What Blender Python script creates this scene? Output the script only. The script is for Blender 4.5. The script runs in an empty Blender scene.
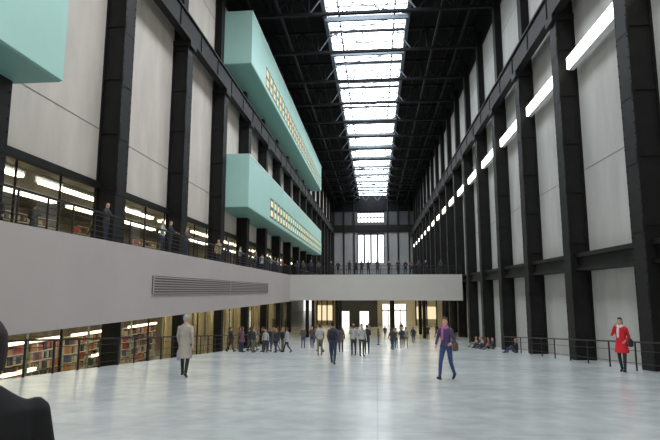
import bpy, bmesh, math, random
import numpy as np
from mathutils import Vector, Matrix
random.seed(7)
S = bpy.context.scene
COL = S.collection

# ------------------------------------------------------------------ materials
def mat(name, col, rough=0.6, metal=0.0, var=0.0, scale=1.0, emit=None, estr=0.0, spec=0.5, bump=0.0, stretch=(1,1,1)):
    m = bpy.data.materials.new(name); m.use_nodes = True
    nt = m.node_tree; b = nt.nodes["Principled BSDF"]
    b.inputs["Base Color"].default_value = (*col, 1)
    b.inputs["Roughness"].default_value = rough
    b.inputs["Metallic"].default_value = metal
    b.inputs["Specular IOR Level"].default_value = spec
    if emit:
        b.inputs["Emission Color"].default_value = (*emit, 1)
        b.inputs["Emission Strength"].default_value = estr
    if var > 0 or bump > 0:
        tc = nt.nodes.new("ShaderNodeTexCoord"); mp = nt.nodes.new("ShaderNodeMapping")
        mp.inputs["Scale"].default_value = stretch
        n = nt.nodes.new("ShaderNodeTexNoise"); n.inputs["Scale"].default_value = scale
        n.inputs["Detail"].default_value = 6; n.inputs["Roughness"].default_value = 0.6
        nt.links.new(tc.outputs["Object"], mp.inputs[0]); nt.links.new(mp.outputs[0], n.inputs["Vector"])
        if var > 0:
            r = nt.nodes.new("ShaderNodeValToRGB")
            r.color_ramp.elements[0].position = 0.3; r.color_ramp.elements[1].position = 0.7
            r.color_ramp.elements[0].color = (*[max(0, c*(1-var)) for c in col], 1)
            r.color_ramp.elements[1].color = (*[min(1, c*(1+var)) for c in col], 1)
            nt.links.new(n.outputs["Fac"], r.inputs[0]); nt.links.new(r.outputs[0], b.inputs["Base Color"])
        if bump > 0:
            bp = nt.nodes.new("ShaderNodeBump"); bp.inputs["Strength"].default_value = bump
            nt.links.new(n.outputs["Fac"], bp.inputs["Height"]); nt.links.new(bp.outputs[0], b.inputs["Normal"])
    return m

def emis(name, col, s):
    m = bpy.data.materials.new(name); m.use_nodes = True
    nt = m.node_tree; nt.nodes.clear()
    o = nt.nodes.new("ShaderNodeOutputMaterial"); e = nt.nodes.new("ShaderNodeEmission")
    e.inputs[0].default_value = (*col, 1); e.inputs[1].default_value = s
    nt.links.new(e.outputs[0], o.inputs[0]); return m

def glass(name, tint=(0.85, 0.95, 0.9), gl=0.12):
    m = bpy.data.materials.new(name); m.use_nodes = True
    nt = m.node_tree; nt.nodes.clear()
    o = nt.nodes.new("ShaderNodeOutputMaterial"); t = nt.nodes.new("ShaderNodeBsdfTransparent")
    g = nt.nodes.new("ShaderNodeBsdfGlossy"); x = nt.nodes.new("ShaderNodeMixShader")
    t.inputs[0].default_value = (*tint, 1); g.inputs["Roughness"].default_value = 0.03
    x.inputs[0].default_value = gl
    nt.links.new(t.outputs[0], x.inputs[1]); nt.links.new(g.outputs[0], x.inputs[2]); nt.links.new(x.outputs[0], o.inputs[0])
    return m

M = {}
M['steel'] = mat('black_painted_steel', (0.0085, 0.008, 0.0075), 0.6, 0.0, 0.35, 2.0, spec=0.25)
M['steel2'] = mat('dark_roof_steel', (0.006, 0.006, 0.0065), 0.7, spec=0.2)
M['skyframe_bloom'] = mat('skylight_frame_bloom_grey', (0.09, 0.11, 0.13), 0.6)  # paler grey-blue steel: skylight bloom painted into the colour
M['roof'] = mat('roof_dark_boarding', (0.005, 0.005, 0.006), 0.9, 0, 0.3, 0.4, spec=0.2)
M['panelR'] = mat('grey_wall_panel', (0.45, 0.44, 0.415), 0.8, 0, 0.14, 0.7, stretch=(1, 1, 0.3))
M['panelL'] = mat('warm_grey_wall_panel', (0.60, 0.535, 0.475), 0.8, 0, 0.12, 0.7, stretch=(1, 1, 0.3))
M['seam'] = mat('panel_seam', (0.24, 0.23, 0.21), 0.8)
M['parapet'] = mat('parapet_plaster', (0.44, 0.39, 0.37), 0.6, 0, 0.04, 0.4)
M['bridgewhite'] = mat('bridge_plaster', (0.56, 0.525, 0.485), 0.6, 0, 0.03, 0.4)
M['rail'] = mat('rail_dark_metal', (0.015, 0.015, 0.016), 0.5, 0.2)
M['louvre'] = mat('louvre_dark', (0.09, 0.085, 0.08), 0.6)
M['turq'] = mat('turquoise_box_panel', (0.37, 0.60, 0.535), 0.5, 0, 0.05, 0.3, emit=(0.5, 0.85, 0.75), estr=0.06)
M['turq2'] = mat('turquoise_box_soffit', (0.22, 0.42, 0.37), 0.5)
M['white'] = mat('white_trim', (0.8, 0.82, 0.82), 0.6)
M['warmwin'] = emis('warm_window_light', (1.0, 0.84, 0.52), 1.0)
M['door'] = emis('bright_doorway_glass', (1.0, 0.97, 0.88), 2.2)
M['sky'] = emis('skylight_glazing', (0.86, 0.93, 1.0), 12.0)
M['day'] = emis('daylit_window_glass', (0.95, 0.98, 1.0), 2.4)
M['tube'] = emis('fluorescent_tube', (1.0, 0.92, 0.72), 8.0)
M['shoptube'] = emis('shop_shelf_tube', (1.0, 0.92, 0.72), 5.0)
M['walllamp'] = emis('wall_lamp_diffuser', (1.0, 0.97, 0.86), 6.0)
M['lowlamp'] = emis('warm_ceiling_lamp', (1.0, 0.86, 0.58), 10.0)
M['glass'] = glass('shop_glass', tint=(0.90, 0.90, 0.84), gl=0.10)
M['green'] = mat('mullion_reflection_green', (0.32, 0.34, 0.26), 0.35, 0.4)  # green colour stands in for yellow-green reflections in the shop glass
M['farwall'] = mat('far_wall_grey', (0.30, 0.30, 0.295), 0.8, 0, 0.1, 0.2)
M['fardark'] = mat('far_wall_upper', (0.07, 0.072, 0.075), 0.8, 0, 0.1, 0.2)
M['gold'] = mat('pale_timber', (0.66, 0.51, 0.28), 0.5, 0, 0.2, 1.0, stretch=(1, 1, 0.1))
M['cream'] = mat('cream_wall', (0.72, 0.66, 0.52), 0.7)
M['inner'] = mat('gallery_inner_wall', (0.24, 0.185, 0.13), 0.7, 0, 0.3, 0.5)
M['ceil'] = mat('gallery_ceiling', (0.22, 0.20, 0.17), 0.8)
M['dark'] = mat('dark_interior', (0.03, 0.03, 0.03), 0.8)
M['boxwin'] = mat('window_recess_grey_green', (0.08, 0.13, 0.115), 0.5)
bookcols = [(0.5, 0.09, 0.05), (0.07, 0.09, 0.18), (0.60, 0.54, 0.44), (0.55, 0.25, 0.07), (0.05, 0.05, 0.05), (0.5, 0.44, 0.34)]
BM = [mat('book_cover_%d' % i, c, 0.6) for i, c in enumerate(bookcols)]

def floormat():
    m = bpy.data.materials.new('polished_concrete'); m.use_nodes = True
    nt = m.node_tree; b = nt.nodes["Principled BSDF"]
    tc = nt.nodes.new("ShaderNodeTexCoord")
    n1 = nt.nodes.new("ShaderNodeTexNoise"); n1.inputs["Scale"].default_value = 0.35; n1.inputs["Detail"].default_value = 8
    n2 = nt.nodes.new("ShaderNodeTexNoise"); n2.inputs["Scale"].default_value = 2.2; n2.inputs["Detail"].default_value = 8
    for n in (n1, n2): nt.links.new(tc.outputs["Object"], n.inputs["Vector"])
    mx = nt.nodes.new("ShaderNodeMath"); mx.operation = 'ADD'
    nt.links.new(n1.outputs["Fac"], mx.inputs[0]); nt.links.new(n2.outputs["Fac"], mx.inputs[1])
    h = nt.nodes.new("ShaderNodeMath"); h.operation = 'MULTIPLY'; h.inputs[1].default_value = 0.5
    nt.links.new(mx.outputs[0], h.inputs[0])
    r = nt.nodes.new("ShaderNodeValToRGB")
    r.color_ramp.elements[0].position = 0.36; r.color_ramp.elements[1].position = 0.62
    r.color_ramp.elements[0].color = (0.42, 0.445, 0.445, 1); r.color_ramp.elements[1].color = (0.585, 0.61, 0.605, 1)
    nt.links.new(h.outputs[0], r.inputs[0])
    br = nt.nodes.new("ShaderNodeTexBrick"); br.offset = 0.0
    br.inputs["Scale"].default_value = 1.0; br.inputs["Brick Width"].default_value = 5.2; br.inputs["Row Height"].default_value = 7.6
    br.inputs["Mortar Size"].default_value = 0.015; br.inputs["Color1"].default_value = (1, 1, 1, 1)
    br.inputs["Color2"].default_value = (0.97, 0.97, 0.97, 1); br.inputs["Mortar"].default_value = (0.82, 0.82, 0.82, 1)
    nt.links.new(tc.outputs["Object"], br.inputs["Vector"])
    mm = nt.nodes.new("ShaderNodeMix"); mm.data_type = 'RGBA'; mm.blend_type = 'MULTIPLY'; mm.inputs[0].default_value = 1.0
    nt.links.new(r.outputs[0], mm.inputs[6]); nt.links.new(br.outputs[0], mm.inputs[7])
    nt.links.new(mm.outputs[2], b.inputs["Base Color"])
    rr = nt.nodes.new("ShaderNodeMapRange"); rr.inputs[3].default_value = 0.19; rr.inputs[4].default_value = 0.27
    nt.links.new(n1.outputs["Fac"], rr.inputs[0]); nt.links.new(rr.outputs[0], b.inputs["Roughness"])
    b.inputs["Specular IOR Level"].default_value = 0.75
    return m
M['floor'] = floormat()

# ------------------------------------------------------------------ mesh builder
class B:
    def __init__(s): s.v = []; s.f = []; s.m = []; s.mats = []
    def mi(s, m):
        if m not in s.mats: s.mats.append(m)
        return s.mats.index(m)
    def hexa(s, p, m):
        i = len(s.v); s.v += [tuple(q) for q in p]
        for q in ((0, 3, 2, 1), (4, 5, 6, 7), (0, 1, 5, 4), (1, 2, 6, 5), (2, 3, 7, 6), (3, 0, 4, 7)):
            s.f.append(tuple(i+k for k in q)); s.m.append(s.mi(m))
    def box(s, x0, x1, y0, y1, z0, z1, m):
        s.hexa([(x0, y0, z0), (x1, y0, z0), (x1, y1, z0), (x0, y1, z0), (x0, y0, z1), (x1, y0, z1), (x1, y1, z1), (x0, y1, z1)], m)
    def bar(s, a, b, w, h, m):
        a = Vector(a); b = Vector(b); d = (b-a).normalized()
        ref = Vector((0, 0, 1)) if abs(d.z) < 0.95 else Vector((0, 1, 0))
        u = d.cross(ref).normalized()*w/2; t = u.cross(d).normalized()*h/2
        s.hexa([a-u-t, a+u-t, b+u-t, b-u-t, a-u+t, a+u+t, b+u+t, b-u+t], m)
    def quad(s, p, m):
        i = len(s.v); s.v += [tuple(q) for q in p]; s.f.append((i, i+1, i+2, i+3)); s.m.append(s.mi(m))
    def cyl(s, x, y, z0, z1, r, m, n=16):
        i = len(s.v)
        for k in range(n):
            a = 2*math.pi*k/n; s.v.append((x+r*math.cos(a), y+r*math.sin(a), z0)); s.v.append((x+r*math.cos(a), y+r*math.sin(a), z1))
        for k in range(n):
            j = (k+1) % n; s.f.append((i+2*k, i+2*j, i+2*j+1, i+2*k+1)); s.m.append(s.mi(m))
        s.f.append(tuple(i+2*k+1 for k in range(n))); s.m.append(s.mi(m))
        s.f.append(tuple(i+2*k for k in reversed(range(n)))); s.m.append(s.mi(m))
    def mesh(s, name):
        me = bpy.data.meshes.new(name); me.from_pydata(s.v, [], s.f)
        for m in s.mats: me.materials.append(m)
        me.polygons.foreach_set('material_index', s.m); me.update(); return me
    def obj(s, name, loc=(0, 0, 0)):
        o = bpy.data.objects.new(name, s.mesh(name)); o.location = loc; COL.objects.link(o); return o
def inst(name, me, loc, rot=0):
    o = bpy.data.objects.new(name, me); o.location = loc; o.rotation_euler = (0, 0, rot); COL.objects.link(o); return o

def gz(y): return -1.38-0.076*min(y, 56.0)
YE = 56.0; ZF = gz(56)
YF = 150.0
XR = 11.2; XL = -13.0; PX = -10.4
ZB = 1.95

# ------------------------------------------------------------------ floors
b = B()
y0 = -10
b.hexa([(PX, y0, ZF-0.4), (XR, y0, ZF-0.4), (XR, YE, ZF-0.4), (PX, YE, ZF-0.4), (PX, y0, gz(y0)), (XR, y0, gz(y0)), (XR, YE, ZF), (PX, YE, ZF)], M['floor'])
b.obj('ramp')
b = B(); b.box(-21, XR, YE, YF, ZF-0.4, ZF, M['floor']); b.box(-21, PX-0.002, -10, YE, ZF-0.4, ZF, M['floor']); b.obj('floor')

# ------------------------------------------------------------------ walls
b = B()
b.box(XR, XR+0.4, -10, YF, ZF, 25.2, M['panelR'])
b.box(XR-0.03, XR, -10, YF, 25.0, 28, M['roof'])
for z in (6.4,): b.box(XR-0.012, XR, -10, YF, z, z+0.04, M['seam'])
for z in (19.0, 22.2): b.box(XR-0.012, XR, -10, YF, z, z+0.06, M['seam'])
b.obj('wall_right')
b = B()
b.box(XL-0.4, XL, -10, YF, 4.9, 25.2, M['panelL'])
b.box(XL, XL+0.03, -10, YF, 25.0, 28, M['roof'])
b.box(XL, XL+0.25, -10, YF, 4.75, 5.05, M['steel'])
for z in (7.6, 19.0, 22.2): b.box(XL, XL+0.012, -10, YF, z, z+0.05, M['seam'])
b.obj('wall_left')
b = B()
wl, wr = -5.2, 2.6
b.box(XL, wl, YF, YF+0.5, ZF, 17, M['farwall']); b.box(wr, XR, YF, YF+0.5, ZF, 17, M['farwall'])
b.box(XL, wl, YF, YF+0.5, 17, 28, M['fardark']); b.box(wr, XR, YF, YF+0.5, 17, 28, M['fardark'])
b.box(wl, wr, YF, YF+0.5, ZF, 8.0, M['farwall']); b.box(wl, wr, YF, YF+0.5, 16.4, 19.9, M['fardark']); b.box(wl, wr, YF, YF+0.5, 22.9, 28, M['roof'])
b.box(XL, XR, YF-0.3, YF, 17.0, 19.2, M['steel']); b.box(XL, XR, YF-0.15, YF, 23.2, 28, M['roof'])
for x in (-12.2, -9.2, -6.2, 3.6, 6.6, 9.8): b.box(x-0.2, x+0.2, YF-0.4, YF, ZF, 28, M['steel'])
b.obj('wall_far')
for k, (za, zb, nv, nh) in enumerate(((8.0, 16.4, 4, 1), (19.9, 22.9, 8, 2))):
    b = B(); b.box(wl, wr, YF+0.25, YF+0.3, za, zb, M['day'])
    for i in range(nv+1):
        x = wl+(wr-wl)*i/nv; w = 0.24 if k == 0 else 0.10
        b.box(x-w, x+w, YF+0.05, YF+0.25, za, zb, M['steel'])
    for i in range(nh+1):
        z = za+(zb-za)*i/nh; b.box(wl, wr, YF+0.05, YF+0.25, z-0.12, z+0.12, M['steel'])
    b.obj('window_%d' % (k+1))

# ------------------------------------------------------------------ columns
def column_mesh(name, sgn, zbot, G):
    b = B()
    def bx(xa, xb, ya, yb, za, zb):
        xa, xb = sorted((xa*sgn, xb*sgn)); b.box(xa, xb, ya, yb, za, zb, M['steel'])
    bx(0, 0.08, -0.5, 0.5, zbot, G); bx(0.92, 1.0, -0.5, 0.5, zbot, G)
    bx(0.08, 0.92, -0.40, -0.34, zbot, G); bx(0.08, 0.92, 0.34, 0.40, zbot, G)
    bx(0.08, 0.92, -0.5, -0.40, zbot, zbot+1.2); bx(0.08, 0.92, 0.40, 0.5, zbot, zbot+1.2)
    z = zbot+0.5; k = 0
    while z < G-0.3:
        if k % 6 == 5: bx(0.08, 0.92, -0.47, 0.47, z, z+0.05); bx(1.0, 1.02, -0.46, 0.46, z-0.25, z+0.3)
        for yy in (-0.43, 0.43): bx(1.0, 1.03, yy-0.025, yy+0.025, z, z+0.05)
        for xx in (0.15, 0.85): bx(xx-0.025, xx+0.025, -0.43, 0.43, z, z+0.05)
        z += 0.45; k += 1
    bx(0.0, 1.2, -0.55, 0.55, G-0.35, G)
    bx(0, 0.08, -0.4, 0.4, G, 26.5); bx(0.5, 0.58, -0.4, 0.4, G, 26.5); bx(0.08, 0.5, -0.3, 0.3, G, 26.5)
    return b.mesh(name)
GR, GL = 15.4, 16.2
cR = column_mesh('steel_column_r', -1, ZF, GR); cL = column_mesh('steel_column_l', 1, ZB, GL)
YR = [20.9+7.6*k for k in range(-3, 17)]
YL = [23.0+8.15*k for k in range(-3, 16)]
for y in YR: inst('steel_column', cR, (XR, y, 0))
for y in YL: inst('steel_column', cL, (XL, y, 0))
for nm, s, x, G in (('crane_girder', -1, XR, GR), ('crane_girder', 1, XL, GL)):
    b = B()
    def bx(xa, xb, za, zb, ya=-10, yb=YF-0.5):
        xa, xb = sorted((x+xa*s, x+xb*s)); b.box(xa, xb, ya, yb, za, zb, M['steel'])
    bx(0.7, 1.2, G, G+0.1); bx(0.8, 1.08, G+0.1, G+1.5); bx(0.7, 1.2, G+1.5, G+1.62); bx(0.9, 1.0, G+1.62, G+1.76)
    yy = -9
    while yy < YF-2: bx(0.78, 1.14, G+0.1, G+1.5, yy, yy+0.05); yy += 3.8
    b.obj(nm)
b = B()
b.box(XR-0.75, XR, -10, YF-0.5, 1.75, 1.95, M['steel']); b.box(XR-0.6, XR-0.5, -10, YF-0.5, 1.2, 1.75, M['steel']); b.box(XR-0.75, XR, -10, YF-0.5, 1.05, 1.2, M['steel'])
b.obj('wall_beam')
b = B()
b.box(-0.28, 0.0, -2.95, 2.95, -0.34, 0.36, M['white']); b.box(-0.38, -0.28, -2.9, 2.9, -0.30, 0.32, M['walllamp'])
for yy in (-2, 0, 2): b.box(-0.05, 0.3, yy-0.05, yy+0.05, 0.36, 0.46, M['steel'])
lm = b.mesh('strip_lamp')
for i in range(len(YR)-1): inst('strip_lamp', lm, (XR-0.32, (YR[i]+YR[i+1])/2, 12.25))

# ------------------------------------------------------------------ roof
SX0, SX1 = -4.7, 3.5
b = B()
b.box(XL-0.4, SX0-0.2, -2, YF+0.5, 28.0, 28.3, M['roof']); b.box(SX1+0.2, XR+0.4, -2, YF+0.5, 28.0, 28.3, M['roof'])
x = XL+1.2
while x < XR:
    if not (SX0-0.3 < x < SX1+0.3): b.box(x-0.08, x+0.08, -2, YF, 27.7, 28.0, M['steel2'])
    x += 1.7
b.obj('ceiling')
b = B()
b.quad([(SX0-0.2, -2, 28.1), (SX0-0.2, YF, 28.1), (SX1+0.2, YF, 28.1), (SX1+0.2, -2, 28.1)], M['sky'])
for x in (SX0, SX1): b.box(x-0.18, x+0.18, -2, YF, 26.9, 28.05, M['skyframe_bloom'])
for x in (SX0+1.3, SX1-1.3): b.box(x-0.09, x+0.09, -2, YF, 27.7, 27.85, M['skyframe_bloom'])
y = -2
while y < YF: b.box(SX0, SX1, y-0.05, y+0.05, 27.85, 28.0, M['skyframe_bloom']); y += 1.9
b.obj('skylight')
def truss():
    b = B(); L = XL+0.62; R = XR-0.62
    b.box(L, R, -0.17, 0.17, 24.95, 25.2, M['steel2']); b.box(L, R, -0.14, 0.14, 27.2, 27.45, M['steel2'])
    n = 14
    for i in range(n):
        xa = L+(R-L)*i/n; xb = L+(R-L)*(i+1)/n
        ins = SX0-1 < (xa+xb)/2 < SX1+1; t = 0.10 if ins else 0.12; mm = M['skyframe_bloom'] if ins else M['steel2']  # diagonals below the glazing get the paler colour, as if washed by bloom
        za, zb = (25.05, 27.35) if i % 2 == 0 else (27.35, 25.05)
        b.bar((xa, 0, za), (xb, 0, zb), t, t, mm)
        if not ins: b.box(xb-0.06, xb+0.06, -0.06, 0.06, 25.1, 27.3, mm)
    return b.mesh('roof_truss')
tm = truss()
for y in YR: inst('roof_truss', tm, (0, y, 0))
b = B()
for x in (-11, -8.5, 6.2, 8.8):
    b.box(x-0.1, x+0.1, -2, YF-0.5, 25.2, 25.4, M['steel2'])
for i in range(len(YR)-1):
    ym = (YR[i]+YR[i+1])/2; b.box(SX0, SX1, ym-0.15, ym+0.15, 26.4, 26.75, M['skyframe_bloom'])
    b.bar((SX0, YR[i], 26.9), (SX1, ym, 26.9), 0.09, 0.09, M['skyframe_bloom']); b.bar((SX1, ym, 26.9), (SX0, YR[i+1], 26.9), 0.09, 0.09, M['skyframe_bloom'])
b.obj('roof_bracing')

# ------------------------------------------------------------------ left balcony
b = B()
b.box(PX-0.25, PX, -10, YF-1, -1.25, ZB, M['parapet'])
b.box(-21, PX-0.25, -10, YF-1, ZB-0.35, ZB-0.002, M['ceil'])
b.box(-21, PX-0.25, -10, YF-1, -1.25, -1.0, M['ceil'])
b.obj('balcony')
b = B(); b.box(0, 0.03, 23.3, 49.2, -0.16, 0.72, M['louvre'])
for i in range(7): b.box(0.03, 0.07, 23.3, 49.2, -0.12+i*0.125, -0.075+i*0.125, M['parapet'])
for y in (23.3, 36.2, 49.14): b.box(0.0, 0.08, y, y+0.06, -0.16, 0.72, M['parapet'])
b.obj('ventilation_louvre', (PX, 0, 0))
def railing(name, pts, h=1.05, sp=1.4, wires=5, r=0.022):
    b = B()
    for a, c in zip(pts[:-1], pts[1:]):
        a = Vector(a); c = Vector(c); L = (c-a).length; n = max(1, round(L/sp))
        for i in range(n+1):
            p = a.lerp(c, i/n); b.bar(p, p+Vector((0, 0, h)), 0.05, 0.05, M['rail'])
        b.bar(a+Vector((0, 0, h)), c+Vector((0, 0, h)), 0.08, 0.06, M['rail'])
        for k in range(wires):
            z = h*(k+0.6)/(wires+0.3); b.bar(a+Vector((0, 0, z)), c+Vector((0, 0, z)), r, r, M['rail'])
    return b.obj(name)
railing('balcony_railing', [(PX-0.12, 0, ZB), (PX-0.12, 62, ZB)])
railing('balcony_railing', [(PX-0.12, 72, ZB), (PX-0.12, YF-2, ZB)])
railing('ramp_railing', [(PX+0.15, 2, gz(2)), (PX+0.15, YE-1, gz(YE-1))], wires=3)
railing('ramp_railing', [(9.7, 14, gz(14)), (9.7, 41, gz(41))], wires=2, sp=2.2)
b = B()
b.box(-21.2, -21, -10, YF, ZF, 4.9, M['inner']); b.box(-21, XL-0.4, -10, YF, 4.9, 5.1, M['ceil'])
b.obj('wall_gallery_back')
b = B()
for x in (-14.4, -17.0):
    y = 2.0
    while y < 90: b.box(x-0.15, x+0.15, y, y+4.9, 4.60, 4.72, M['tube']); b.box(x-0.2, x+0.2, y-0.05, y+4.95, 4.72, 4.9, M['white']); y += 6.2
b.obj('gallery_ceiling_lights')
b = B()
for i in range(36):
    y = 4+i*2.72; b.box(-13.35, -13.28, y-0.03, y+0.03, ZB, 4.9, M['steel'])
b.box(-13.32, -13.31, -10, 100, ZB, 4.88, M['glass'])
b.obj('gallery_window_frame')
def bookcase(name, x, ya, yb, zf, h, nsh=5, lit=False):
    b = B(); rnd = random.Random(int(ya*10)+int(x))
    b.box(-0.02, 0.02, 0, yb-ya, 0, h, M['cream'])
    for i in range(nsh+1): b.box(0.02, 0.34, 0, yb-ya, h*i/nsh-0.02 if i else 0, h*i/nsh+0.02, M['cream'])
    for i in range(nsh):
        y = 0.04; z = h*i/nsh+0.02
        while y < yb-ya-0.2:
            w = rnd.uniform(0.08, 0.26); hh = rnd.uniform(0.55, 0.85)*h/nsh
            b.box(0.04, rnd.uniform(0.24, 0.33), y, y+w*0.9, z, z+hh, rnd.choice(BM)); y += w
    if lit: b.box(0.30, 0.42, 0.1, yb-ya-0.1, h+0.02, h+0.14, M['shoptube'])
    return b.obj(name, (x, ya, zf))
for y in (9, 14.5, 20, 26, 33): bookcase('bookcase', -16.2, y, y+4.2, ZB, 1.5, 4)

# lower shop under the balcony
b = B()
FX = -12.6
y = -8; i = 0
while y < 74:
    b.box(FX-0.04, FX+0.04, y-0.03, y+0.03, ZF, -1.25, M['green'] if i % 2 else M['steel'])  # every other mullion carries the painted green reflection
    y += 2.0; i += 1
b.box(FX-0.04, FX+0.04, -8, 74, ZF, ZF+0.2, M['steel'])
b.box(FX-0.01, FX+0.01, -8, 74, ZF+0.2, -1.25, M['glass'])
b.obj('shop_glass_front')
b = B()
for k in range(-1, 8):
    yy = 14.85+8.15*k; b.box(-12.4, -11.8, yy-0.3, yy+0.3, ZF, -1.25, M['steel'])
b.obj('lower_columns')
b = B()
for x in (-13.3, -15.0, -18.0):
    y = 2
    while y < 74: b.box(x-0.14, x+0.14, y, y+3.0, -1.42, -1.34, M['tube']); b.box(x-0.18, x+0.18, y-0.05, y+3.05, -1.34, -1.25, M['white']); y += 3.9
b.obj('shop_ceiling_lights')
for y in (10, 15, 20, 25, 31): bookcase('bookcase', -15.6, y, y+4.2, ZF, 3.35, 8, True)
for y in (12, 18, 24): bookcase('bookcase', -13.9, y, y+2.0, ZF, 2.5, 6, True)
b = B()
for y in range(36, 74, 3): b.box(-15.0, -14.9, y, y+2.2, ZF, -1.6, M['gold'])
b.obj('shop_timber_screens')

# ------------------------------------------------------------------ turquoise light boxes
def lightbox(name, ya, yb, za, zb, wy0):
    b = B()
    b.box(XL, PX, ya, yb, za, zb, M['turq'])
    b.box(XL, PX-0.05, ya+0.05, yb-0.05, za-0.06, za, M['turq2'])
    b.box(PX, PX+0.03, ya, yb, zb-0.12, zb, M['white'])
    if wy0:
        y = wy0; b.box(PX, PX+0.01, wy0-0.2, yb-1, za+0.35, za+2.35, M['boxwin'])
        while y < yb-2:
            for j in range(2):
                b.box(PX+0.01, PX+0.03, y, y+1.1, za+0.55+j*0.95, za+1.15+j*0.95, M['warmwin'])
            b.box(PX+0.01, PX+0.12, y+1.35, y+1.45, za+0.35, za+2.35, M['turq'])
            y += 1.7
    return b.obj(name)
lightbox('glass_light_box', 2, 15.6, 7.0, 11.5, None)
lightbox('glass_light_box', 41, 98, 6.9, 11.4, 50)
lightbox('glass_light_box', 41, 98, 19.4, 24.2, 47)

# ------------------------------------------------------------------ bridge
b = B(); RW = XR-1.05
b.box(PX, RW, 62, 62.3, -1.1, ZB, M['bridgewhite']); b.box(PX, RW, 62.3, 72, ZB-0.4, ZB-0.002, M['ceil'])
b.box(PX, RW, 62.3, 72, -0.8, -0.5, M['cream']); b.box(PX, RW, 71.7, 72, -0.8, ZB, M['parapet'])
b.obj('bridge')
railing('bridge_railing', [(PX+0.1, 62.15, ZB), (RW-0.1, 62.15, ZB)])
railing('bridge_railing', [(PX+0.1, 71.85, ZB), (RW-0.1, 71.85, ZB)])
b = B()
for x in (-8.5, -4.8, 2.0, 5.8, 9.2):
    for y in (64, 70): b.cyl(x, y, ZF, -0.8, 0.22, M['steel'])
b.obj('bridge_pillars')
b = B()
YP = 88
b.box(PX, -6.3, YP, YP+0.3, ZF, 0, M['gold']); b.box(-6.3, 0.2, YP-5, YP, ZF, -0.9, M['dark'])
b.box(0.2, 5.5, YP, YP+0.3, ZF, 0, M['cream']); b.box(5.5, XR, YP, YP+0.3, ZF, 0, M['cream'])
for x in (-10, -9.2, -8.3, -7.3, 6.6, 7.5, 8.4, 10): b.box(x-0.1, x+0.1, YP-0.1, YP, ZF, -0.9, M['steel'])
b.box(-5.5, -4.3, YP-5.03, YP-5, ZF, -3.2, M['door']); b.box(-2.6, -1.2, YP-5.03, YP-5, ZF, -3.2, M['door'])
b.box(1.0, 5.0, YP-0.06, YP, ZF, -2.2, M['door'])
for x in (1.0, 2.0, 3.0, 4.0, 5.0): b.box(x-0.07, x+0.07, YP-0.14, YP-0.06, ZF, -2.2, M['steel'])
b.box(0.93, 5.07, YP-0.14, YP-0.06, -3.3, -3.15, M['steel'])
b.box(-9.9, -7.2, YP-0.06, YP, -4.9, -2.4, M['warmwin']); b.box(6.7, 9.9, YP-0.06, YP, -4.6, -2.6, M['warmwin'])
b.obj('wall_under_bridge')
b = B()
for x in (-8.6, -5.2, -1.8, 1.6, 5.0, 8.4):
    for y in (65.5, 68, 70.5): b.box(x-0.7, x+0.7, y-0.18, y+0.18, -0.86, -0.8, M['lowlamp'])
b.obj('bridge_downlights')
b = B(); b.box(PX, XR, 72, YP, -0.9, -0.8, M['cream'])
for x in (-8.6, -5.2, -1.8, 1.6, 5.0, 8.4):
    for y in (75, 79, 83.0 if x > 1 or x < -7 else 81): b.box(x-0.7, x+0.7, y-0.2, y+0.2, -0.98, -0.9, M['lowlamp'])
b.obj('ceiling_lower_hall')

# ------------------------------------------------------------------ people
def limb_rings(pts, rad, n=10):
    P = [Vector(p) for p in pts]; ov = (P[-1]-P[0]).normalized()
    ref = Vector((0, 1, 0)) if abs(ov.y) < 0.8 else Vector((1, 0, 0))
    out = []
    def ring(c, d, r):
        u = ref.cross(d).normalized(); w = d.cross(u).normalized()
        return [c+(u*math.cos(2*math.pi*k/n)+w*math.sin(2*math.pi*k/n))*r for k in range(n)]
    for i, p in enumerate(P):
        if i == 0: d = (P[1]-P[0]).normalized()
        elif i == len(P)-1: d = (P[-1]-P[-2]).normalized()
        else: d = ((P[i+1]-p).normalized()+(p-P[i-1]).normalized()).normalized()
        if i == 0: out.append(ring(p-d*rad[0]*0.7, d, rad[0]*0.6))
        out.append(ring(p, d, rad[i]))
        if i == len(P)-1: out.append(ring(p+d*rad[i]*0.7, d, rad[i]*0.6))
    return out
def ell_rings(rs, n=18):
    return [[Vector((cx+rx*math.cos(2*math.pi*k/n), cy+ry*math.sin(2*math.pi*k/n), z)) for k in range(n)] for (z, rx, ry, cx, cy) in rs]
def add_loft(V, F, rings):
    n = len(rings[0]); i0 = len(V)
    for r in rings: V += [tuple(p) for p in r]
    for a in range(len(rings)-1):
        for k in range(n):
            j = (k+1) % n; F.append((i0+a*n+k, i0+a*n+j, i0+(a+1)*n+j, i0+(a+1)*n+k))
    for a, rev in ((0, True), (len(rings)-1, False)):
        c = sum(rings[a], Vector())/n; ci = len(V); V.append(tuple(c))
        for k in range(n):
            j = (k+1) % n; F.append((ci, i0+a*n+j, i0+a*n+k) if rev else (ci, i0+a*n+k, i0+a*n+j))

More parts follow.
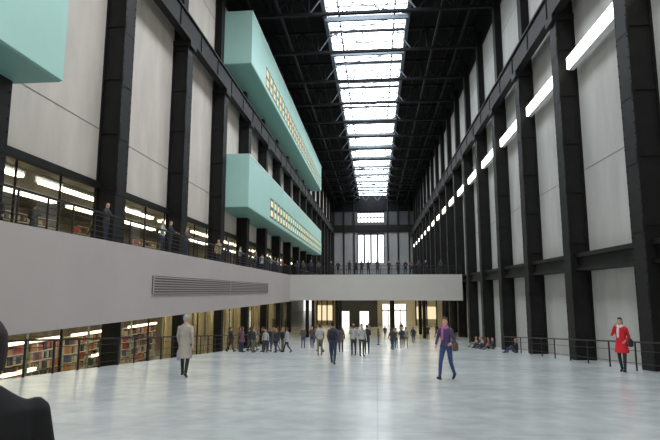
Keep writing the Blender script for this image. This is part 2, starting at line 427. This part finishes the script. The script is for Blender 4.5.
SKIN, HAIR, TOP, PANTS, SHOES, BAG, SCARF = range(7)
def body_mesh(name, pose='stand', coat=None, hairlen=0, bag=None, scarf=False, arms='down', female=False, voxel=0.02, hat=False, detail=False, headdown=0.0, toplen=0.9):
    prims = []; V = []; F = []
    def limb(pts, rad, m):
        add_loft(V, F, limb_rings(pts, rad))
        for i in range(len(pts)-1): prims.append(('s', np.array(pts[i], float), np.array(pts[i+1], float), rad[i], rad[i+1], m))
    def ell(rs, m, kind='e'):
        add_loft(V, F, ell_rings(rs)); prims.append((kind, np.array(rs, float), m))
    sit = pose == 'sit'; dz = -0.80 if sit else 0.0
    w = 0.92 if female else 1.0
    def leg(s, a1, a2):
        hip = Vector((0.09*s, 0, 0.90)); L1 = 0.42; L2 = 0.41
        kn = hip+Vector((0.01*s, math.sin(a1)*L1, -math.cos(a1)*L1)); an = kn+Vector((0, math.sin(a2)*L2, -math.cos(a2)*L2))
        return hip, kn, an
    if sit:
        legs = [(Vector((0.09, 0, 0.12)), Vector((0.13, 0.36, 0.46)), Vector((0.12, 0.60, 0.09))), (Vector((-0.09, 0, 0.12)), Vector((-0.16, 0.40, 0.40)), Vector((-0.12, 0.70, 0.09)))]
        dirs = [0, 0]
    elif pose == 'walk':
        legs = [leg(1, 0.42, 0.22), leg(-1, -0.18, -0.62)]; dirs = [0.25, -0.6]
    elif pose == 'step':
        legs = [leg(1, -0.10, -0.42), leg(-1, 0.28, 0.14)]; dirs = [-0.45, 0.15]
    else:
        legs = [leg(1, 0.04, 0.0), leg(-1, -0.02, -0.03)]; dirs = [0, 0]
    low = min(l[2].z for l in legs)
    off = 0.0 if sit else 0.075-low
    legs = [tuple(p+Vector((0, 0, off)) for p in l) for l in legs]
    dz += off
    for l, dd in zip(legs, dirs):
        h, k, a = l
        limb([h, h.lerp(k, 0.5), k, k.lerp(a, 0.35), a], [0.092*w+0.004, 0.08*w, 0.058, 0.056, 0.042], PANTS)
        fd = Vector((0, math.cos(dd), math.sin(dd)))
        nrm = Vector((0, -math.sin(dd), math.cos(dd)))
        heel = a-fd*0.05-nrm*0.035
        limb([heel, heel+fd*0.12, heel+fd*0.21], [0.042, 0.044, 0.034], SHOES)
    hp = toplen
    T = [(1.0, 0.152*w+0.01, 0.115), (1.08, 0.142*w, 0.105), (1.2, 0.155*w, 0.115), (1.31, 0.185*w, 0.12), (1.40, 0.185*w, 0.105), (1.45, 0.13*w, 0.08), (1.49, 0.07, 0.06)]
    ell([(0.86+dz, 0.12, 0.09, 0, 0), (0.93+dz, 0.165, 0.12, 0, 0), (1.02+dz, 0.155*w, 0.112, 0, 0)], PANTS)
    if coat:
        hz = coat
        fl = 0.215 if pose != 'stand' else 0.185
        ell([(hz+dz, fl, fl*0.95, 0, 0), (hz+0.02+dz, fl+.005, fl*0.98, 0, 0), ((hz+1.0)/2+dz, 0.19, 0.165, 0, 0), (0.93+dz, 0.18, 0.14, 0, 0), (1.1+dz, 0.165*w, 0.125, 0, 0), (1.32+dz, 0.195*w, 0.135, 0, 0), (1.41+dz, 0.19*w, 0.115, 0, 0), (1.46+dz, 0.12, 0.09, 0, 0), (1.50+dz, 0.075, 0.07, 0, 0)], TOP)
    else:
        ell([(hp+dz, 0.172, 0.128, 0, 0), (hp+0.02+dz, 0.175, 0.13, 0, 0)]+[(z+dz, rx+0.006, ry+0.006, 0, 0) for z, rx, ry in T], TOP)
    hy = 0.015+headdown; hdz = dz-headdown*0.4
    limb([(0, 0, 1.46+dz), (0, hy*0.7, 1.56+hdz)], [0.06, 0.052], SKIN)
    ell([(1.515+hdz, 0.03, 0.035, 0, hy+0.045), (1.53+hdz, 0.047, 0.06, 0, hy+0.025), (1.565+hdz, 0.064, 0.084, 0, hy+0.008), (1.61+hdz, 0.074, 0.096, 0, hy), (1.65+hdz, 0.078, 0.1, 0, hy), (1.70+hdz, 0.072, 0.092, 0, hy-0.004), (1.735+hdz, 0.05, 0.066, 0, hy-0.008), (1.752+hdz, 0.02, 0.03, 0, hy-0.01)], SKIN, 'h')
    hb = {0: 1.60, 1: 1.54, 2: 1.44}[hairlen]
    ell([(hb+hdz, 0.05, 0.04, 0, hy-0.06), (hb+0.03+hdz, 0.075 if hairlen else 0.068, 0.06, 0, hy-0.05), (1.64+hdz, 0.084, 0.082, 0, hy-0.026), (1.70+hdz, 0.081, 0.088, 0, hy-0.018), (1.745+hdz, 0.058, 0.07, 0, hy-0.016), (1.767+hdz, 0.025, 0.03, 0, hy-0.016)], HAIR)
    limb([(0, hy+0.088, 1.635+hdz), (0, hy+0.108, 1.605+hdz)], [0.009, 0.014], SKIN)
    for s in (1, -1): limb([(0.078*s, hy-0.005, 1.645+hdz), (0.076*s, hy-0.002, 1.605+hdz)], [0.013, 0.010], SKIN)
    if hat: ell([(1.675+hdz, 0.11, 0.13, 0, hy), (1.69+hdz, 0.11, 0.13, 0, hy), (1.70+hdz, 0.086, 0.104, 0, hy), (1.78+hdz, 0.075, 0.09, 0, hy), (1.79+hdz, 0.04, 0.05, 0, hy)], HAIR)
    if scarf: ell([(1.42+dz, 0.09, 0.085, 0, 0.02), (1.46+dz, 0.105, 0.1, 0, 0.02), (1.50+dz, 0.09, 0.085, 0, 0.015), (1.535+dz, 0.07, 0.07, 0, 0.01)], SCARF)
    if scarf: limb([(0.03, 0.12, 1.46+dz), (0.04, 0.155, 1.32+dz), (0.05, 0.15, 1.12+dz)], [0.035, 0.035, 0.03], SCARF)
    A = {'down': [((0.235, -0.02, 1.13), (0.25, 0.05, 0.90)), ((-0.235, -0.02, 1.13), (-0.25, 0.05, 0.90))],
         'swing': [((0.24, -0.10, 1.15), (0.25, -0.10, 0.90)), ((-0.24, 0.06, 1.14), (-0.24, 0.20, 0.93))],
         'face': [((0.25, 0.10, 1.18), (0.10, 0.26, 1.38)), ((-0.25, 0.10, 1.18), (-0.09, 0.27, 1.36))],
         'phone': [((0.27, 0.02, 1.16), (0.13, 0.12, 1.48)), ((-0.24, -0.02, 1.13), (-0.18, 0.18, 1.02))],
         'bagarm': [((0.27, -0.05, 1.15), (0.24, 0.14, 0.98)), ((-0.26, -0.03, 1.13), (-0.23, 0.17, 1.05))],
         'fold': [((0.24, 0.05, 1.15), (0.04, 0.2, 1.16)), ((-0.24, 0.05, 1.15), (-0.04, 0.2, 1.12))],
         'lean': [((0.27, 0.12, 1.2), (0.2, 0.36, 1.12)), ((-0.27, 0.12, 1.2), (-0.2, 0.36, 1.12))],
         'sit': [((0.25, 0.12, 1.16), (0.13, 0.33, 1.22)), ((-0.25, 0.12, 1.16), (-0.13, 0.33, 1.2))]}[arms]
    hands = []
    for (e, wr), s in zip(A, (1, -1)):
        sh = Vector((0.175*s*w, 0, 1.39+dz)); e = Vector(e)+Vector((0, 0, dz)); wr = Vector(wr)+Vector((0, 0, dz))
        limb([sh, sh.lerp(e, 0.5), e, e.lerp(wr, 0.4), wr], [0.062, 0.052, 0.045, 0.042, 0.034], TOP)
        d = (wr-e).normalized(); pe = wr+d*0.085
        limb([wr+d*0.01, wr+d*0.045, pe], [0.024, 0.034, 0.03], SKIN)
        hands.append((wr, d, s))
    if bag == 'backpack':
        ell([(1.0+dz, 0.12, 0.07, 0, -0.18), (1.03+dz, 0.15, 0.10, 0, -0.19), (1.2+dz, 0.155, 0.11, 0, -0.20), (1.38+dz, 0.14, 0.085, 0, -0.18), (1.44+dz, 0.09, 0.05, 0, -0.15)], BAG)
        for s in (1, -1): limb([(0.11*s, -0.1, 1.42+dz), (0.12*s, 0.03, 1.47+dz), (0.125*s, 0.135, 1.36+dz), (0.14*s, 0.13, 1.2+dz), (0.16*s, -0.05, 1.06+dz)], [0.02]*5, BAG)
    if bag == 'shoulder':
        s = -1
        ell([(0.82+dz, 0.05, 0.12, 0.27*s, -0.02), (0.84+dz, 0.07, 0.15, 0.27*s, -0.02), (1.0+dz, 0.065, 0.15, 0.27*s, -0.02), (1.07+dz, 0.03, 0.11, 0.26*s, -0.02)], BAG)
        limb([(0.25*s, -0.1, 1.05+dz), (0.19*s, -0.07, 1.3+dz), (0.15*s, 0.0, 1.46+dz), (0.19*s, 0.1, 1.3+dz), (0.25*s, 0.08, 1.05+dz)], [0.016]*5, BAG)
    if bag == 'hand':
        wr, d, s = hands[1]; c = wr+d*0.09
        ell([(c.z-0.42, 0.03, 0.1, c.x-0.01, c.y), (c.z-0.41, 0.06, 0.13, c.x-0.01, c.y), (c.z-0.2, 0.055, 0.12, c.x-0.01, c.y), (c.z-0.12, 0.03, 0.08, c.x-0.01, c.y)], BAG)
        limb([(c.x, c.y-0.05, c.z-0.14), (c.x, c.y, c.z+0.0), (c.x, c.y+0.05, c.z-0.14)], [0.014]*3, BAG)
    me = bpy.data.meshes.new('tmp'); me.from_pydata(V, [], F)
    bm = bmesh.new(); bm.from_mesh(me); bmesh.ops.recalc_face_normals(bm, faces=bm.faces); bm.to_mesh(me); bm.free()
    o = bpy.data.objects.new('tmp', me); COL.objects.link(o)
    r = o.modifiers.new('r', 'REMESH'); r.mode = 'VOXEL'; r.voxel_size = voxel; r.use_smooth_shade = True
    sm = o.modifiers.new('s', 'SMOOTH'); sm.factor = 0.5; sm.iterations = 3 if voxel < 0.015 else 1
    dg = bpy.context.evaluated_depsgraph_get(); out = bpy.data.meshes.new_from_object(o.evaluated_get(dg))
    bpy.data.objects.remove(o); bpy.data.meshes.remove(me)
    out.name = name; out.materials.clear()
    nf = len(out.polygons); C = np.empty(nf*3); out.polygons.foreach_get('center', C); C = C.reshape(-1, 3)
    best = np.full(nf, 1e9); mi = np.zeros(nf, int)
    for p in prims:
        if p[0] == 's':
            _, a, c, ra, rb, m = p; ab = c-a; L = max(1e-9, ab@ab); t = np.clip(((C-a)@ab)/L, 0, 1)
            d = np.linalg.norm(C-(a+t[:, None]*ab), axis=1)/(ra+(rb-ra)*t); mm = np.full(nf, m)
        else:
            R = p[1]; m = p[2]; z = C[:, 2]
            rx = np.interp(z, R[:, 0], R[:, 1]); ry = np.interp(z, R[:, 0], R[:, 2]); cx = np.interp(z, R[:, 0], R[:, 3]); cy = np.interp(z, R[:, 0], R[:, 4])
            d = np.sqrt(((C[:, 0]-cx)/rx)**2+((C[:, 1]-cy)/ry)**2)
            ex = np.maximum(0, np.maximum(R[0, 0]-z, z-R[-1, 0])); d = np.maximum(d, 0.92)*(ex <= 0.03)+1e3*(ex > 0.03)+ex/0.05
            mm = np.full(nf, m)
            if p[0] == 'h':
                zz = z-hdz; mm = np.where((zz > 1.70) | ((C[:, 1] < hy-0.02) & (zz > 1.58)), HAIR, SKIN)
        k = d < best; best[k] = d[k]; mi[k] = mm[k]
    bm = bmesh.new(); bm.from_mesh(out)
    bm.faces.ensure_lookup_table()
    for f, m in zip(bm.faces, mi): f.material_index = int(m); f.smooth = True
    def addsmall(rings, m):
        V2 = []; F2 = []; add_loft(V2, F2, rings); vs = [bm.verts.new(v) for v in V2]
        for f in F2:
            ff = bm.faces.new([vs[q] for q in f]); ff.material_index = m; ff.smooth = True
    if detail:
        for wr, d, s in hands:
            side = d.cross(Vector((1, 0, 0))).normalized() if abs(d.x) < 0.8 else Vector((0, 1, 0))
            pn = d.cross(side).normalized()
            if pn.x*s > 0: pn = -pn
            for i, L in enumerate((0.068, 0.078, 0.072, 0.055)):
                base = wr+d*0.085+side*(0.027-0.018*i)
                p1 = base+d*L*0.5+pn*0.006; p2 = p1+d*L*0.35+pn*0.022
                addsmall(limb_rings([base-d*0.02, base, p1, p2], [0.009, 0.0095, 0.0085, 0.007], 6), SKIN)
            tb = wr+d*0.03+side*0.028; addsmall(limb_rings([tb-side*0.01, tb+d*0.03+side*0.018, tb+d*0.058+side*0.02+pn*0.012], [0.012, 0.011, 0.008], 6), SKIN)
        for s in (1, -1):
            addsmall(limb_rings([(0.026*s, hy+0.083, 1.648+hdz), (0.040*s, hy+0.078, 1.648+hdz)], [0.008, 0.008], 6), HAIR)
            addsmall(limb_rings([(0.020*s, hy+0.093, 1.672+hdz), (0.044*s, hy+0.080, 1.672+hdz)], [0.005, 0.004], 6), HAIR)
        addsmall(limb_rings([(-0.022, hy+0.083, 1.572+hdz), (0, hy+0.089, 1.57+hdz), (0.022, hy+0.083, 1.572+hdz)], [0.005, 0.007, 0.005], 6), SCARF+1)
    zmin = min(v.co.z for v in bm.verts)
    for v in bm.verts: v.co.z -= zmin
    bm.to_mesh(out); bm.free()
    for i in range(8): out.materials.append(None)
    return out

lip = mat('lips', (0.45, 0.15, 0.13), 0.5)
def cm(tag, c, r=0.8): return mat(tag, c, r, var=0.12, scale=14)
skins = [cm('skin_light', (0.55, 0.33, 0.24), .55), cm('skin_tan', (0.38, 0.21, 0.13), .55), cm('skin_dark', (0.15, 0.075, 0.045), .55)]
hairs = [cm('hair_black', (0.012, 0.01, 0.01)), cm('hair_brown', (0.07, 0.035, 0.02)), cm('hair_blond', (0.35, 0.22, 0.1)), cm('hair_grey', (0.35, 0.34, 0.33))]
tops = [cm('cloth_%d' % i, c) for i, c in enumerate([(0.02, 0.02, 0.025), (0.035, 0.04, 0.055), (0.03, 0.04, 0.09), (0.30, 0.03, 0.03), (0.4, 0.4, 0.4), (0.10, 0.08, 0.07), (0.36, 0.28, 0.18), (0.04, 0.04, 0.04), (0.08, 0.09, 0.08), (0.025, 0.02, 0.02), (0.2, 0.10, 0.15)])]
pants = [cm('trouser_%d' % i, c) for i, c in enumerate([(0.02, 0.02, 0.025), (0.03, 0.04, 0.08), (0.04, 0.055, 0.11), (0.05, 0.045, 0.04), (0.16, 0.13, 0.09)])]
shoe = cm('shoe_black', (0.015, 0.013, 0.012), .4)
def dress(o, cols):
    for i, m in enumerate(cols):
        o.material_slots[i].link = 'OBJECT'; o.material_slots[i].material = m
def put(name, me, x, y, z, face, h, cols):
    o = inst(name, me, (x, y, z), math.radians(face)); s = h/1.76; o.scale = (s, s, s); dress(o, cols); return o

m = body_mesh('trenchcoat_man', 'step', coat=0.52, arms='swing', bag='hand', voxel=0.012, detail=True, toplen=.9, hairlen=0)
put('man_in_trench_coat', m, -5.75, 15.4, gz(15.4), 4, 1.82, [skins[0], hairs[3], cm('beige_grey_coat', (0.38, 0.34, 0.29)), pants[0], shoe, cm('lilac_bag', (0.42, 0.30, 0.60)), tops[4], lip])
m = body_mesh('purple_woman', 'walk', arms='bagarm', bag='shoulder', hairlen=1, female=True, voxel=0.012, detail=True, headdown=0.03, toplen=0.93, scarf=True)
put('woman_in_purple_jacket', m, 2.03, 15.7, gz(15.7), 150, 1.83, [skins[0], hairs[1], cm('purple_navy_jacket', (0.06, 0.045, 0.11)), cm('blue_jeans', (0.035, 0.065, 0.17)), shoe, cm('brown_bag', (0.12, 0.07, 0.04)), cm('magenta_top', (0.50, 0.12, 0.32)), lip])
m = body_mesh('red_woman', 'step', coat=0.62, arms='phone', bag='shoulder', hairlen=2, female=True, voxel=0.012, detail=True, scarf=True, headdown=0.02)
put('woman_in_red_coat', m, 8.75, 19.7, gz(19.7), 140, 1.92, [skins[0], hairs[0], cm('red_wool_coat', (0.60, 0.010, 0.02)), pants[0], shoe, cm('black_bag', (0.02, 0.02, 0.02)), cm('white_scarf', (0.75, 0.72, 0.72)), lip])
m = body_mesh('backpack_man', 'step', arms='swing', bag='backpack', voxel=0.012, detail=True)
put('man_with_backpack', m, -1.86, 22.4, gz(22.4), -8, 1.76, [skins[1], hairs[0], cm('navy_jacket', (0.04, 0.05, 0.09)), cm('dark_jeans', (0.03, 0.045, 0.09)), shoe, cm('black_backpack', (0.015, 0.015, 0.02)), cm('white_shirt', (0.6, 0.6, 0.62)), lip])
m = body_mesh('foreground_man', 'stand', coat=0.7, voxel=0.012, detail=True, hairlen=1)
o = put('man_in_black_jacket', m, -1.205, 1.50, gz(1.50), 50, 1.50, [skins[1], cm('hair_dark_brown', (0.02, 0.012, 0.010)), cm('black_jacket', (0.004, 0.004, 0.005), 0.9), pants[0], shoe, tops[0], tops[0], lip])
o.scale = (0.90, 0.88, 0.80)

var = [body_mesh('visitor_a', 'stand', voxel=0.025, female=True, hairlen=1), body_mesh('visitor_b', 'walk', arms='swing', voxel=0.025, coat=0.78), body_mesh('visitor_c', 'stand', arms='fold', voxel=0.025),
       body_mesh('visitor_d', 'step', arms='swing', bag='backpack', voxel=0.025), body_mesh('visitor_e', 'stand', coat=0.7, bag='shoulder', hairlen=2, female=True, voxel=0.025), body_mesh('visitor_f', 'stand', arms='phone', voxel=0.025)]
lean = body_mesh('visitor_lean', 'stand', arms='lean', voxel=0.025)
sitm = body_mesh('visitor_sit', 'sit', arms='sit', voxel=0.025)
def rcols(rnd):
    return [rnd.choice(skins), rnd.choice(hairs[:3]), rnd.choice(tops), rnd.choice(pants), shoe, rnd.choice(tops[:3]), rnd.choice(tops), lip]
rnd = random.Random(3)
def crowd(lst, name='visitor', hh=(1.6, 1.8)):
    for (x, y, f) in lst: put(name, rnd.choice(var), x, y, gz(y), f, rnd.uniform(*hh), rcols(rnd))
crowd([(-9.5, 33.6, -80), (-9.1, 34.4, -100), (-8.7, 33.5, -60), (-8.3, 34.3, -90), (-7.95, 33.4, -120), (-7.55, 34.5, 90), (-7.2, 33.7, 170), (-6.85, 34.6, 90), (-6.5, 33.6, 80), (-6.2, 34.4, 120), (-5.8, 33.8, 90), (-9.4, 35.6, -70), (-8.9, 36.4, -40), (-8.4, 35.8, -70), (-7.9, 36.4, 20), (-7.4, 35.9, 0), (-6.9, 36.3, 60), (-6.4, 35.7, 100)], 'student', (1.5, 1.66))
crowd([(-3.3, 30.5, 10), (-2.9, 33.6, 190), (-2.5, 30.9, 20), (-1.35, 31.0, 170), (-0.85, 30.2, 200), (-2.4, 35.5, 0), (-0.6, 33.0, 0), (-3.7, 34.5, 60)], hh=(1.68, 1.82))
crowd([(-5.9, 42, 0), (-5.3, 43, 180), (1.5, 45, 160), (2.1, 44, 0), (1.2, 41, 30), (1.7, 46.5, 200), (2.6, 47, 180), (0.2, 55, 90), (4.0, 58, 180), (6.0, 62, 0), (-4.0, 60, 0), (-2.6, 58, 0), (-6.6, 57, 30), (3.2, 68, 0), (-1, 66, 180), (7.4, 66, 90), (1.0, 62, 180)])
for (x, y, f, c) in ((9.35, 45, 95, 3), (9.35, 46.2, 80, 0), (9.3, 47.4, 90, 4), (9.35, 48.6, 100, 1), (9.35, 43.4, 85, 1), (9.3, 50.2, 95, 6), (9.3, 36.2, 60, 0)):
    cc = rcols(rnd); cc[2] = tops[c]; put('seated_visitor', sitm, x, y, gz(y), f, 1.82, cc)
for i, xx in enumerate((-9.6, -8.9, -7.9, -7.0, -5.4, -4.6, -3.2, -2.4, -1.7, -0.9, 0.2, 1.6, 2.7, 3.6, 4.3, 5.2, 6.0, 7.8)):
    put('visitor', rnd.choice([lean, var[2], var[5]]) if i % 3 else lean, xx, 62.75+0.3*(i % 2), ZB, 180, rnd.uniform(1.7, 1.88), [rnd.choice(skins), rnd.choice(hairs[:2]), rnd.choice(tops[:3]+tops[5:6]), pants[0], shoe, tops[0], tops[4], lip])
for (x, y, f, c) in ((-11.0, 20.0, 270, 7), (-11.0, 25.6, 270, 4), (-11.0, 26.6, 270, 0), (-11.0, 29, 270, 5), (-11.4, 36.5, 200, 6), (-11.0, 37.6, 270, 1), (-11.0, 41, 270, 4), (-11.0, 44.5, 270, 0), (-11.0, 46.5, 270, 10), (-11.2, 50, 0, 4), (-11.0, 52, 270, 0), (-11.0, 53.6, 270, 6), (-11.0, 55.5, 270, 1), (-11.0, 57.2, 270, 4), (-11.0, 60, 270, 3), (-14.5, 20.5, 0, 0), (-15, 26, 90, 1), (-14.6, 16.5, 90, 3), (-14.4, 18.2, 200, 2)):
    me = lean if f == 270 else rnd.choice(var)
    put('visitor', me, x, y, ZB, f, rnd.uniform(1.65, 1.82), [skins[0], rnd.choice(hairs[:2]), tops[c], pants[1], shoe, tops[0], tops[4], lip])

# ------------------------------------------------------------------ world + camera
w = bpy.data.worlds.new('World'); S.world = w; w.use_nodes = True
bg = w.node_tree.nodes['Background']; bg.inputs[0].default_value = (1.0, 0.975, 0.94, 1); bg.inputs[1].default_value = 1.2
cam = bpy.data.cameras.new('camera'); cam.sensor_width = 36; cam.lens = 28; cam.clip_end = 500
co = bpy.data.objects.new('camera', cam); COL.objects.link(co); S.camera = co
co.rotation_euler = (math.radians(90+7.88), 0, math.radians(5.07))
S.view_settings.view_transform = 'Standard'
